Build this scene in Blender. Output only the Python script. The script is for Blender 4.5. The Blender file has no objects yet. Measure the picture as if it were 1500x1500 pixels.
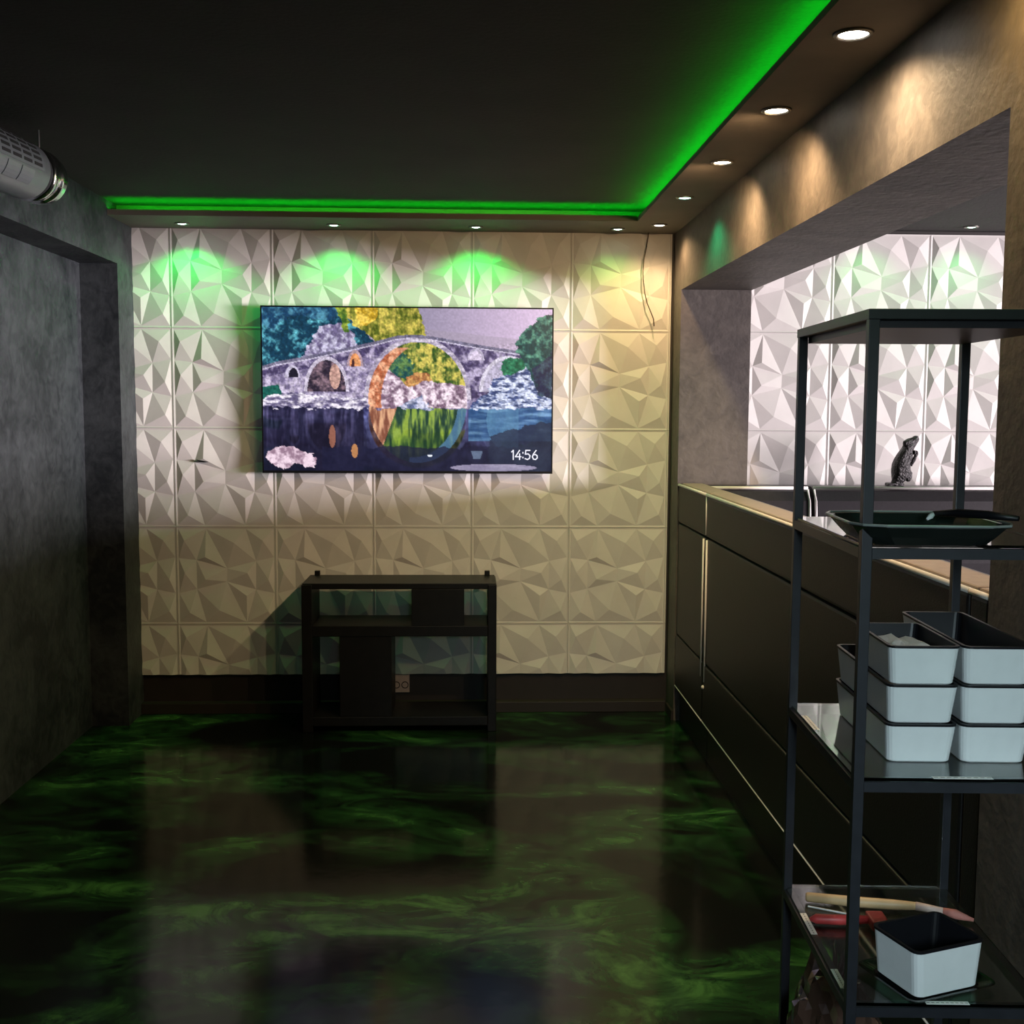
import bpy, bmesh, math, random
import numpy as np
from mathutils import Vector, Matrix

SC = bpy.context.scene
COL = SC.collection
PI = math.pi

# ------------------------------------------------------------------ camera
cam_d = bpy.data.cameras.new('camera')
cam = bpy.data.objects.new('camera', cam_d); COL.objects.link(cam)
cam_d.sensor_width = 36.0; cam_d.lens = 1650 / 1500 * 36.0
cam_d.clip_start = 0.05; cam_d.clip_end = 60
YAW, PITCH, ROLL = 0.0397477, -0.0919138, 0.0054089
_f = Vector((math.sin(YAW) * math.cos(PITCH), math.cos(YAW) * math.cos(PITCH), math.sin(PITCH)))
_r = Vector((math.cos(YAW), -math.sin(YAW), 0)); _u = _r.cross(_f)
_r2 = _r * math.cos(ROLL) + _u * math.sin(ROLL); _u2 = -_r * math.sin(ROLL) + _u * math.cos(ROLL)
cam.matrix_world = Matrix(((_r2.x, _u2.x, -_f.x, 0), (_r2.y, _u2.y, -_f.y, 0), (_r2.z, _u2.z, -_f.z, 1.57), (0, 0, 0, 1)))
SC.camera = cam

# ------------------------------------------------------------------ world, big lights, exposure
world = bpy.data.worlds.new('world'); SC.world = world; world.use_nodes = True
world.node_tree.nodes['Background'].inputs[0].default_value = (0.6, 0.7, 0.9, 1)
world.node_tree.nodes['Background'].inputs[1].default_value = 0.004
SC.view_settings.view_transform = 'Standard'; SC.view_settings.look = 'None'
SC.view_settings.gamma = 1.0; SC.view_settings.exposure = 0.0
SC.view_settings.use_curve_mapping = False

def area(name, loc, target, sx, sy, power, color, spread=180):
    l = bpy.data.lights.new(name, 'AREA'); l.shape = 'RECTANGLE'; l.size = sx; l.size_y = sy
    l.energy = power; l.color = color; l.spread = math.radians(spread)
    o = bpy.data.objects.new(name, l); COL.objects.link(o); o.location = loc
    o.rotation_euler = (Vector(target) - Vector(loc)).to_track_quat('-Z', 'Y').to_euler()
    return o
# daylight coming through the window of the side room, over the booth
area('side_room_window_light', (10.0, 1.5, 1.45), (-1.5, 4.7, 1.50), 2.8, 1.5, 280, (1.0, 0.88, 0.93), 60)
# soft fill added under the side room ceiling
area('side_room_fill_light', (2.9, 4.2, 2.43), (2.9, 4.8, 0.0), 1.6, 1.6, 3, (1.0, 0.80, 0.82))
# cool fill added behind the photographer, narrowed onto the shelf boxes
area('shelf_fill_light', (0.35, -0.6, 1.75), (0.78, 1.6, 0.88), 0.5, 0.4, 2.5, (0.72, 0.92, 1.0), 46)

# ------------------------------------------------------------------ geometry constants
D = 5.756        # back wall
XL, XR = -1.664, 1.043
XN = -1.842      # niche back
XP = 1.39        # far face of the partition wall
YP = 5.547       # pillar face
YJ = 5.505       # niche jamb
YNEAR = 2.19     # near jamb of the right-hand opening
ZS, ZC = 2.449, 2.517
ZB = 2.152       # beam underside
YLIP, XLIP = 5.374, 0.798

# ------------------------------------------------------------------ helpers
def lin(c):
    return tuple(((x / 12.92) if x <= 0.04045 else ((x + 0.055) / 1.055) ** 2.4) for x in [v / 255.0 for v in c])

def new_mat(name):
    m = bpy.data.materials.new(name); m.use_nodes = True
    nt = m.node_tree; b = nt.nodes['Principled BSDF']
    return m, nt, b

def mat(name, color, rough=0.6, metal=0.0, spec=0.5, var=0.12, scale=30, bump=0.0, coat=0.0, bscale=None):
    """procedural material: colour broken up by noise, optional bump"""
    m, nt, b = new_mat(name)
    tc = nt.nodes.new('ShaderNodeTexCoord')
    n = nt.nodes.new('ShaderNodeTexNoise'); n.inputs['Scale'].default_value = scale; n.inputs['Detail'].default_value = 5
    nt.links.new(tc.outputs['Object'], n.inputs['Vector'])
    r = nt.nodes.new('ShaderNodeValToRGB')
    lo = [max(0, c * (1 - var)) for c in color]; hi = [min(1, c * (1 + var)) for c in color]
    r.color_ramp.elements[0].position = 0.3; r.color_ramp.elements[1].position = 0.7
    r.color_ramp.elements[0].color = (*lo, 1); r.color_ramp.elements[1].color = (*hi, 1)
    nt.links.new(n.outputs['Fac'], r.inputs['Fac']); nt.links.new(r.outputs['Color'], b.inputs['Base Color'])
    b.inputs['Roughness'].default_value = rough; b.inputs['Metallic'].default_value = metal
    b.inputs['Specular IOR Level'].default_value = spec
    b.inputs['Coat Weight'].default_value = coat
    if bump:
        n2 = nt.nodes.new('ShaderNodeTexNoise'); n2.inputs['Scale'].default_value = bscale or scale; n2.inputs['Detail'].default_value = 6
        nt.links.new(tc.outputs['Object'], n2.inputs['Vector'])
        bp = nt.nodes.new('ShaderNodeBump'); bp.inputs['Strength'].default_value = bump; bp.inputs['Distance'].default_value = 0.01
        nt.links.new(n2.outputs['Fac'], bp.inputs['Height']); nt.links.new(bp.outputs['Normal'], b.inputs['Normal'])
    return m

def emit_mat(name, color, strength):
    m, nt, b = new_mat(name)
    b.inputs['Base Color'].default_value = (0.02, 0.02, 0.02, 1)
    b.inputs['Emission Color'].default_value = (*color, 1); b.inputs['Emission Strength'].default_value = strength
    return m

def plaster(name, c1, c2, rough=0.55):
    m, nt, b = new_mat(name)
    tc = nt.nodes.new('ShaderNodeTexCoord')
    n = nt.nodes.new('ShaderNodeTexNoise'); n.inputs['Scale'].default_value = 2.6; n.inputs['Detail'].default_value = 9
    n.inputs['Roughness'].default_value = 0.62; n.inputs['Distortion'].default_value = 0.7
    nt.links.new(tc.outputs['Object'], n.inputs['Vector'])
    n3 = nt.nodes.new('ShaderNodeTexNoise'); n3.inputs['Scale'].default_value = 16; n3.inputs['Detail'].default_value = 7
    n3.inputs['Distortion'].default_value = 1.2
    nt.links.new(tc.outputs['Object'], n3.inputs['Vector'])
    mx = nt.nodes.new('ShaderNodeMath'); mx.operation = 'MULTIPLY_ADD'; mx.inputs[1].default_value = 0.35
    nt.links.new(n3.outputs['Fac'], mx.inputs[0])
    m2 = nt.nodes.new('ShaderNodeMath'); m2.operation = 'MULTIPLY'; m2.inputs[1].default_value = 0.65
    nt.links.new(n.outputs['Fac'], m2.inputs[0]); nt.links.new(m2.outputs[0], mx.inputs[2])
    r = nt.nodes.new('ShaderNodeValToRGB')
    r.color_ramp.elements[0].position = 0.40; r.color_ramp.elements[1].position = 0.60
    r.color_ramp.elements[0].color = (*c1, 1); r.color_ramp.elements[1].color = (*c2, 1)
    nt.links.new(mx.outputs[0], r.inputs['Fac']); nt.links.new(r.outputs['Color'], b.inputs['Base Color'])
    b.inputs['Roughness'].default_value = rough; b.inputs['Specular IOR Level'].default_value = 0.35
    n2 = nt.nodes.new('ShaderNodeTexNoise'); n2.inputs['Scale'].default_value = 45; n2.inputs['Detail'].default_value = 8
    nt.links.new(tc.outputs['Object'], n2.inputs['Vector'])
    ad = nt.nodes.new('ShaderNodeMath'); ad.operation = 'MULTIPLY_ADD'; ad.inputs[1].default_value = 0.35
    nt.links.new(n2.outputs['Fac'], ad.inputs[0]); nt.links.new(mx.outputs[0], ad.inputs[2])
    bp = nt.nodes.new('ShaderNodeBump'); bp.inputs['Strength'].default_value = 0.35; bp.inputs['Distance'].default_value = 0.012
    nt.links.new(ad.outputs[0], bp.inputs['Height']); nt.links.new(bp.outputs['Normal'], b.inputs['Normal'])
    return m

def floor_mat():
    m, nt, b = new_mat('marbled epoxy')
    tc = nt.nodes.new('ShaderNodeTexCoord')
    mp = nt.nodes.new('ShaderNodeMapping'); mp.inputs['Scale'].default_value = (0.8, 1.35, 1.0); mp.inputs['Rotation'].default_value = (0, 0, 0.35)
    nt.links.new(tc.outputs['Object'], mp.inputs['Vector'])
    big = nt.nodes.new('ShaderNodeTexNoise'); big.inputs['Scale'].default_value = 1.5; big.inputs['Detail'].default_value = 4; big.inputs['Distortion'].default_value = 1.1
    nt.links.new(mp.outputs[0], big.inputs['Vector'])
    fine = nt.nodes.new('ShaderNodeTexNoise'); fine.inputs['Scale'].default_value = 3.6; fine.inputs['Detail'].default_value = 12
    fine.inputs['Roughness'].default_value = 0.68; fine.inputs['Distortion'].default_value = 2.4
    nt.links.new(mp.outputs[0], fine.inputs['Vector'])
    r1 = nt.nodes.new('ShaderNodeValToRGB'); r1.color_ramp.elements[0].position = 0.42; r1.color_ramp.elements[1].position = 0.64
    nt.links.new(big.outputs['Fac'], r1.inputs['Fac'])
    r2 = nt.nodes.new('ShaderNodeValToRGB'); r2.color_ramp.elements[0].position = 0.34; r2.color_ramp.elements[1].position = 0.68
    nt.links.new(fine.outputs['Fac'], r2.inputs['Fac'])
    mu = nt.nodes.new('ShaderNodeMath'); mu.operation = 'MULTIPLY'
    nt.links.new(r1.outputs['Color'], mu.inputs[0]); nt.links.new(r2.outputs['Color'], mu.inputs[1])
    cr = nt.nodes.new('ShaderNodeValToRGB')
    cr.color_ramp.elements[0].position = 0.0; cr.color_ramp.elements[0].color = (0.003, 0.004, 0.0035, 1)
    cr.color_ramp.elements[1].position = 0.8; cr.color_ramp.elements[1].color = (0.05, 0.155, 0.04, 1)
    e = cr.color_ramp.elements.new(0.35); e.color = (0.012, 0.048, 0.014, 1)
    nt.links.new(mu.outputs[0], cr.inputs['Fac']); nt.links.new(cr.outputs['Color'], b.inputs['Base Color'])
    b.inputs['Roughness'].default_value = 0.13; b.inputs['Specular IOR Level'].default_value = 0.16
    w = nt.nodes.new('ShaderNodeTexNoise'); w.inputs['Scale'].default_value = 5; w.inputs['Detail'].default_value = 3
    nt.links.new(tc.outputs['Object'], w.inputs['Vector'])
    bp = nt.nodes.new('ShaderNodeBump'); bp.inputs['Strength'].default_value = 0.06; bp.inputs['Distance'].default_value = 0.02
    nt.links.new(w.outputs['Fac'], bp.inputs['Height']); nt.links.new(bp.outputs['Normal'], b.inputs['Normal'])
    return m

M = {}
M['plaster'] = plaster('grey plaster', (0.012, 0.0155, 0.0185), (0.044, 0.051, 0.056))
M['plaster_warm_lit'] = plaster('warm lit grey plaster', (0.070, 0.061, 0.056), (0.120, 0.104, 0.092))  # same grey plaster; the warm lamplight is put into its brown tint
M['ceiling'] = mat('black ceiling paint', (0.032, 0.030, 0.028), 0.85, var=0.25, scale=2, bump=0.15, bscale=60)
M['soffit'] = mat('dark soffit paint', (0.16, 0.135, 0.115), 0.7, var=0.15, scale=4, bump=0.1, bscale=50)
M['cladding'] = mat('white embossed panel', (0.72, 0.695, 0.665), 0.55, var=0.05, scale=7, bump=0.04, bscale=25)
M['plinth'] = mat('dark plinth', (0.022, 0.017, 0.015), 0.55, scale=9)
M['chip'] = mat('dark chip', (0.01, 0.01, 0.01), 0.9)
M['floor'] = floor_mat()
M['leather'] = mat('black leatherette', (0.011, 0.0105, 0.011), 0.5, spec=0.3, var=0.2, scale=60, bump=0.10, bscale=220)
M['leather_side'] = mat('brown black leatherette', (0.020, 0.018, 0.021), 0.38, var=0.15, scale=60, bump=0.08, bscale=220)
M['piping'] = mat('white piping', (0.78, 0.74, 0.72), 0.5, var=0.05)
M['black_wood'] = mat('black wood', (0.006, 0.0055, 0.0055), 0.45, spec=0.35, var=0.3, scale=25)
M['black_metal'] = mat('black coated metal', (0.018, 0.019, 0.024), 0.38, var=0.15, scale=40)
M['silver'] = mat('silver plastic', (0.15, 0.17, 0.175), 0.38, metal=0.35, var=0.05)
M['chrome'] = mat('chrome', (0.75, 0.77, 0.78), 0.14, metal=1.0, var=0.03)
M['dark_slot'] = mat('dark slot', (0.006, 0.007, 0.007), 0.8)
M['wire'] = mat('steel wire', (0.4, 0.4, 0.4), 0.4, metal=0.7)
M['white_plastic'] = mat('white plastic', (0.74, 0.76, 0.77), 0.33, var=0.03)
M['black_gloss'] = mat('glossy black plastic', (0.006, 0.006, 0.008), 0.42, spec=0.3, var=0.1)
M['tray_black'] = mat('black moulded plastic', (0.012, 0.016, 0.014), 0.2, var=0.1)
M['rim_glint'] = mat('pale rim glint', (0.22, 0.24, 0.24), 0.3, var=0.2)  # pale grey stands for the specular gleam along the tray rim
M['paper'] = mat('white paper', (0.72, 0.74, 0.75), 0.8, var=0.05, bump=0.3, bscale=40)
M['wood'] = mat('pale wood', (0.55, 0.38, 0.20), 0.5, var=0.18, scale=14)
M['pink'] = mat('pinkish bristle', (0.42, 0.16, 0.13), 0.7, var=0.25, scale=60)
M['red'] = mat('red silicone', (0.50, 0.05, 0.05), 0.45, var=0.08)
M['sticker'] = mat('white sticker', (0.78, 0.77, 0.74), 0.55, var=0.04)
M['sticker_ink'] = mat('grey print', (0.30, 0.29, 0.28), 0.6)
M['bag'] = mat('brown crinkled plastic', (0.10, 0.055, 0.040), 0.12, coat=0.8, var=0.3, scale=12)
M['statue'] = mat('black cast figurine', (0.010, 0.009, 0.010), 0.35, var=0.3, scale=60, bump=0.9, bscale=110)
M['socket'] = mat('aged white socket', (0.55, 0.42, 0.36), 0.5, var=0.1)
M['trim_metal'] = mat('dark trim ring', (0.20, 0.19, 0.17), 0.35, metal=0.6)
M['cable'] = mat('brown cable', (0.10, 0.07, 0.045), 0.6)
M['cap_leather_lit'] = mat('dark leatherette lit tan', (0.30, 0.24, 0.19), 0.45, var=0.1, bump=0.08, bscale=200)  # dark leather with the light on the cap put into its colour

def glass_mat(name, color, rough=0.02):
    m, nt, b = new_mat(name)
    b.inputs['Base Color'].default_value = (*color, 1); b.inputs['Roughness'].default_value = rough
    b.inputs['Transmission Weight'].default_value = 1.0; b.inputs['IOR'].default_value = 1.45
    n = nt.nodes.new('ShaderNodeTexNoise'); n.inputs['Scale'].default_value = 8
    r = nt.nodes.new('ShaderNodeMapRange'); r.inputs[3].default_value = rough; r.inputs[4].default_value = rough + 0.03
    nt.links.new(n.outputs['Fac'], r.inputs[0]); nt.links.new(r.outputs[0], b.inputs['Roughness'])
    return m
M['glass'] = glass_mat('tinted glass', (0.72, 0.80, 0.78))
M['green_glass'] = glass_mat('green tray glass', (0.30, 0.55, 0.38), 0.05)

# ---- bmesh shape helpers
def box(bm, x0, x1, y0, y1, z0, z1, bevel=0.0):
    g = bmesh.ops.create_cube(bm, size=1.0)
    vs = g['verts']
    bmesh.ops.scale(bm, vec=(x1 - x0, y1 - y0, z1 - z0), verts=vs)
    bmesh.ops.translate(bm, vec=((x0 + x1) / 2, (y0 + y1) / 2, (z0 + z1) / 2), verts=vs)
    if bevel:
        es = list({e for v in vs for e in v.link_edges})
        bmesh.ops.bevel(bm, geom=es, offset=bevel, segments=2, affect='EDGES', profile=0.6)
    return vs

def tube(bm, pts, r, seg=8, cap=True):
    pts = [Vector(p) for p in pts]; rings = []
    rr = r if isinstance(r, (list, tuple)) else [r] * len(pts)
    for i, p in enumerate(pts):
        t = (pts[min(i + 1, len(pts) - 1)] - pts[max(i - 1, 0)]).normalized()
        a = Vector((0, 0, 1)) if abs(t.z) < 0.9 else Vector((1, 0, 0))
        n = t.cross(a).normalized(); b2 = t.cross(n)
        rings.append([bm.verts.new(p + (n * math.cos(2 * PI * k / seg) + b2 * math.sin(2 * PI * k / seg)) * rr[i]) for k in range(seg)])
    for a, b2 in zip(rings, rings[1:]):
        for k in range(seg):
            bm.faces.new((a[k], a[(k + 1) % seg], b2[(k + 1) % seg], b2[k]))
    if cap:
        bm.faces.new(rings[0][::-1]); bm.faces.new(rings[-1])

def lathe(bm, prof, seg=32, axis='Z', org=(0, 0, 0)):
    """prof: (radius, height) pairs; open profile revolved"""
    rings = []
    for r, h in prof:
        ring = []
        for k in range(seg):
            a = 2 * PI * k / seg
            if axis == 'Z': p = (r * math.cos(a), r * math.sin(a), h)
            else: p = (r * math.cos(a), h, r * math.sin(a))
            ring.append(bm.verts.new(Vector(p) + Vector(org)))
        rings.append(ring)
    for a, b in zip(rings, rings[1:]):
        for k in range(seg): bm.faces.new((a[k], a[(k + 1) % seg], b[(k + 1) % seg], b[k]))
    return rings

def obj(name, bm, material, parent=None, smooth=False, loc=None, rotz=0.0):
    me = bpy.data.meshes.new(name)
    bmesh.ops.recalc_face_normals(bm, faces=bm.faces)
    bm.to_mesh(me); bm.free()
    if smooth:
        for p in me.polygons: p.use_smooth = True
    me.materials.append(material)
    o = bpy.data.objects.new(name, me); COL.objects.link(o)
    if parent: o.parent = parent
    if loc is not None: o.location = loc
    if rotz: o.rotation_euler = (0, 0, rotz)
    return o

def bx(name, material, dims, parent=None, bevel=0.0, **k):
    bm = bmesh.new(); box(bm, *dims, bevel=bevel); return obj(name, bm, material, parent, **k)

def thing(name, label, cat, loc=(0, 0, 0), rotz=0.0, group=None):
    o = bpy.data.objects.new(name, None); COL.objects.link(o); o.empty_display_size = 0.05
    o.location = loc; o.rotation_euler = (0, 0, rotz); o['label'] = label; o['category'] = cat
    if group: o['group'] = group
    return o

def tag(o, label, cat, group=None):
    o['label'] = label; o['category'] = cat
    if group: o['group'] = group
    return o

def struct(o, label=None, cat=None):
    o['kind'] = 'structure'
    if label: o['label'] = label
    if cat: o['category'] = cat
    return o

# ================================================================== STRUCTURE
YB = -3.2
o = bx('floor', M['floor'], (-2.6, 10.6, YB, 6.1, -0.1, 0.0)); struct(o, 'glossy black epoxy floor with green marbling', 'floor')
bm = bmesh.new(); box(bm, -2.6, XR + 0.02, YB, 6.1, ZC, ZC + 0.1)
struct(obj('ceiling', bm, M['ceiling']), 'black ceiling above the green light strip', 'ceiling')
bm = bmesh.new(); box(bm, XR + 0.36, 10.6, YB, 6.1, ZS + 0.03, ZS + 0.15)
struct(obj('ceiling_side', bm, M['ceiling']), 'dark ceiling of the side room seen past the beam', 'ceiling')

# dropped soffit: L shape with a lip; the trough on top holds the LED strip
bm = bmesh.new()
box(bm, XL, XLIP, YLIP, D + 0.04, ZS, ZS + 0.012)
box(bm, XLIP, XR, YB, D + 0.04, ZS, ZS + 0.012)
box(bm, XL, XLIP, YLIP, YLIP + 0.012, ZS + 0.012, ZS + 0.026)
box(bm, XLIP, XLIP + 0.008, YB, YLIP + 0.012, ZS + 0.012, ZS + 0.019)
struct(obj('soffit_dropped', bm, M['soffit']), 'dark dropped soffit carrying the spotlights round the ceiling edge', 'soffit')
bm = bmesh.new()      # boards closing the trough towards the walls
box(bm, XL, XR, YLIP + 0.14, YLIP + 0.152, ZS + 0.012, ZC)
box(bm, XLIP + 0.14, XLIP + 0.152, YB, YLIP + 0.14, ZS + 0.012, ZC)
struct(obj('trim_1', bm, M['soffit']))

# left wall with its recess
bm = bmesh.new()
box(bm, XL - 0.36, XL, YB, YJ, 2.245, 2.7)
box(bm, XL - 0.36, XL, YJ, D + 0.3, -0.05, 2.7)
box(bm, XN - 0.18, XN, YB, YJ, -0.05, 2.245)
struct(obj('wall_left', bm, M['plaster']), 'grey mottled plaster wall with a wide recess', 'wall')

# right wall: pillar, beam and near part round the opening
bm = bmesh.new()
box(bm, XR, XP, YP, D + 0.3, -0.05, ZS + 0.2)
box(bm, XR, XP, YNEAR, YP, ZB, ZS + 0.2)
box(bm, XR, XP, YB, YNEAR, -0.05, ZS + 0.2)
struct(obj('wall_right', bm, M['plaster_warm_lit']), 'warm lit grey plaster wall with a wide opening over the booth', 'wall')

# back wall and its embossed cladding
bm = bmesh.new(); box(bm, -2.2, 10.6, D + 0.012, D + 0.3, -0.05, 2.7)
wb = struct(obj('wall_back', bm, M['plinth']), 'back wall clad in white faceted panels above a dark plinth', 'wall')

ST = dict(A0=(0, 0), A1=(.29, 0), A2=(.705, 0), A3=(1, 0), B0=(0, .315), B1=(.185, .335), B2=(.81, .345), B3=(1, .305),
          C1=(.505, .425), C2=(.50, .565), D0=(0, .69), D1=(.185, .645), D2=(.805, .65), D3=(1, .69),
          E0=(0, 1), E1=(.28, 1), E2=(.705, 1), E3=(1, 1))
CELL = [((.065, .125), 'A0 A1 B1 B0'), ((.28, .30), 'A1 C1 B1'), ((.585, .15), 'A1 A2 B2 C1'), ((.885, .125), 'A2 A3 B3 B2'),
        ((.065, .47), 'B0 B1 D1 D0'), ((.28, .54), 'B1 C1 C2 D1'), ((.72, .47), 'C1 B2 D2 C2'), ((.94, .54), 'B2 B3 D3 D2'),
        ((.71, .715), 'C2 D2 E2'), ((.42, .87), 'D1 C2 E2 E1'), ((.11, .895), 'D0 D1 E1 E0'), ((.935, .88), 'D2 D3 E3 E2')]
RELIEF = 0.0155
def tile(bm, X0, ZT):
    ins, S = 0.009, 0.5
    def at(uv, h):
        u = ins / S + uv[0] * (1 - 2 * ins / S); v = ins / S + uv[1] * (1 - 2 * ins / S)
        return bm.verts.new((X0 + u * S, D - h, ZT - v * S))
    vs = {k: at(uv, 0.004) for k, uv in ST.items()}
    for pk, ring in CELL:
        p = at(pk, RELIEF); ks = ring.split()
        for i, k in enumerate(ks):
            bm.faces.new((vs[k], vs[ks[(i + 1) % len(ks)]], p))
    # flat border of the panel with a small bead at its edge
    c = [bm.verts.new((X0 + (S - .0015) * a + .0007, D - h, ZT - .0007 - (S - .0015) * b)) for a, b, h in ((0, 0, .006), (1, 0, .006), (1, 1, .006), (0, 1, .006))]
    tp = [vs[k] for k in ('A0', 'A1', 'A2', 'A3')]; bt = [vs[k] for k in ('E0', 'E1', 'E2', 'E3')]
    lf = [vs[k] for k in ('A0', 'B0', 'D0', 'E0')]; rt = [vs[k] for k in ('A3', 'B3', 'D3', 'E3')]
    bm.faces.new([c[0], c[1]] + tp[::-1]); bm.faces.new([c[3], c[2]] + bt[::-1])
    bm.faces.new([c[0], c[3]] + lf[::-1]); bm.faces.new([c[1], c[2]] + rt[::-1])
    b = [bm.verts.new((v.co.x, D + 0.012, v.co.z)) for v in c]
    for i in range(4): bm.faces.new((c[i], c[(i + 1) % 4], b[(i + 1) % 4], b[i]))

def cladding(name, xs, xmin, xmax, zts, zmin, zmax):
    bm = bmesh.new()
    for X0 in xs:
        for ZT in zts: tile(bm, X0, ZT)
    for co, no in (((xmin, 0, 0), (-1, 0, 0)), ((xmax, 0, 0), (1, 0, 0)), ((0, 0, zmin), (0, 0, -1)), ((0, 0, zmax), (0, 0, 1))):
        bmesh.ops.bisect_plane(bm, geom=bm.verts[:] + bm.edges[:] + bm.faces[:], plane_co=co, plane_no=no, clear_outer=True)
    return obj(name, bm, M['cladding'], wb)
zts = [2.4613 - .5 * k for k in range(5)]
struct(cladding('wall_panels', [-1.977 + .5 * k for k in range(7)], XL, XR - 0.012, zts, 0.197, ZS))
struct(cladding('wall_panels', [1.357 + .5 * k for k in range(8)], XP, 5.3, zts, 0.197, ZS + 0.03))
bm = bmesh.new()
vs = [bm.verts.new(p) for p in ((-1.366, D - .012, 1.303), (-1.335, D - .013, 1.298), (-1.305, D - .014, 1.291), (-1.33, D - .013, 1.289), (-1.352, D - .012, 1.293))]
f = bm.faces.new(vs); r = bmesh.ops.extrude_face_region(bm, geom=[f])
bmesh.ops.translate(bm, vec=(0, -0.012, 0), verts=[v for v in r['geom'] if isinstance(v, bmesh.types.BMVert)])
struct(obj('chipped_hole', bm, M['chip'], wb), 'small dark chip in the white panel left of the television')

# skirting
bm = bmesh.new(); box(bm, XL, XR - 0.012, D - 0.045, D + 0.012, 0, 0.056, 0.003)
struct(obj('baseboard_back', bm, M['plinth']))
bm = bmesh.new(); box(bm, XR - 0.012, XR, YP, D - 0.045, 0, 0.05, 0.002)
struct(obj('baseboard_right', bm, M['plinth']))

# green LED strip lying in the trough
LED = emit_mat('green LED', (0.005, 1.0, 0.02), 46)
bm = bmesh.new()
box(bm, XL + 0.01, XLIP, YLIP + 0.03, YLIP + 0.042, ZS + 0.013, ZS + 0.017)
box(bm, XLIP + 0.03, XLIP + 0.042, YB + .1, YLIP + 0.042, ZS + 0.013, ZS + 0.017)
tag(obj('led_strip', bm, LED), 'green glowing light strip tucked behind the ceiling soffit lip', 'light strip')

# ================================================================== DOWNLIGHTS
def downlight(x, y, label, group, color, power, lens_col, lens_str, cone=150, blend=0.6, r=0.030, z=ZS, rad=0.02, tilt=(0, 0)):
    t = thing('downlight', label, 'ceiling spotlight', (x, y, z), 0, group)
    bm = bmesh.new(); lathe(bm, [(r + .004, -.002), (r + .006, -.006), (r + .014, -.005), (r + .016, 0.0), (r + .004, 0.0), (r + .004, -.002)], 32)
    obj('trim_ring', bm, M['trim_metal'], t, True)
    bm = bmesh.new(); rings = lathe(bm, [(r + .004, -.0015), (r * .8, -.004), (r * .4, -.006)], 28); bm.faces.new(rings[-1])
    obj('lamp_lens', bm, emit_mat('lamp lens', lens_col, lens_str), t, True)
    l = bpy.data.lights.new('lamp_light', 'SPOT'); l.energy = power; l.color = color
    l.spot_size = math.radians(cone); l.spot_blend = blend; l.shadow_soft_size = rad
    lo = bpy.data.objects.new('lamp_light', l); COL.objects.link(lo); lo.parent = t; lo.location = (0, 0, -0.02)
    lo.rotation_euler = (math.radians(tilt[0]), math.radians(tilt[1]), 0)
    return t
GB = 'spotlights along the back soffit'; GR = 'spotlights along the right soffit'
GREEN = (0.0, 1.0, 0.10); LG = (0.55, 1.0, 0.75)
downlight(-1.376, 5.590, 'green spotlight at the left end of the back soffit', GB, GREEN, 5.5, LG, 14, 132, 0.4, .020)
downlight(-0.648, 5.582, 'green spotlight in back soffit above the left half of the television', GB, GREEN, 5.0, LG, 14, 132, 0.4, .020)
downlight(0.039, 5.590, 'green spotlight in back soffit above the right half of the television', GB, GREEN, 5.2, LG, 12, 132, 0.4, .020)
downlight(0.734, 5.600, 'green spotlight in back soffit above the yellow-lit wall corner', GB, (0.25, 1.0, 0.12), 2.2, LG, 12, 130, 0.9, .020)
WARM = (1.0, 0.65, 0.33)
downlight(0.917, 5.470, 'warm white spotlight in the soffit corner by the hanging cable', GR, WARM, 17, (1, .88, .72), 10, 150, 0.9, .024)
downlight(0.903, 4.763, 'teal green spotlight on the right soffit', GR, (0.0, 1.0, 0.36), 11, (.45, 1, .8), 14, 128, 0.7, .022)
downlight(0.906, 4.082, 'small warm spotlight next to the teal one on the right soffit', GR, WARM, 42, (1, .90, .76), 22, 164, 0.9, .026, tilt=(25, 13))
downlight(0.907, 3.379, 'bright warm spotlight second from the top edge of the picture', GR, WARM, 43, (1, .90, .78), 26, 164, 0.9, .029, tilt=(25, 13))
downlight(0.902, 2.699, 'brightest warm spotlight, nearest on the right soffit', GR, (1.0, .72, .42), 44, (1, .92, .82), 28, 168, 0.85, .031, tilt=(10, 5))
downlight(0.900, 2.020, 'warm spotlight of the right soffit just outside the picture', GR, (1.0, .62, .20), 15, (1, .9, .7), 26, 166, 0.9, .031, tilt=(10, -10))
for yy in (1.34, 0.66, -0.02, -0.70):
    downlight(0.900, yy, 'spotlight of the right soffit above and behind the photographer', GR, (1.0, .64, .28) if yy != 0.66 else (.05, 1.0, .42), 1.5 if yy != .66 else 4, (1, .9, .7), 20, 160, 0.5, .031)
GS = 'spotlights of the side room'
downlight(2.496, 5.600, 'green spotlight on the side room ceiling before the faceted wall', GS, (0.15, 1.0, 0.25), 3.5, LG, 12, 130, 0.9, .020, ZS + .03)
downlight(2.02, 5.600, 'green side room spotlight hidden behind the beam', GS, (0.2, 1.0, 0.22), 3.0, LG, 12, 130, 0.9, .020, ZS + .03)

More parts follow.
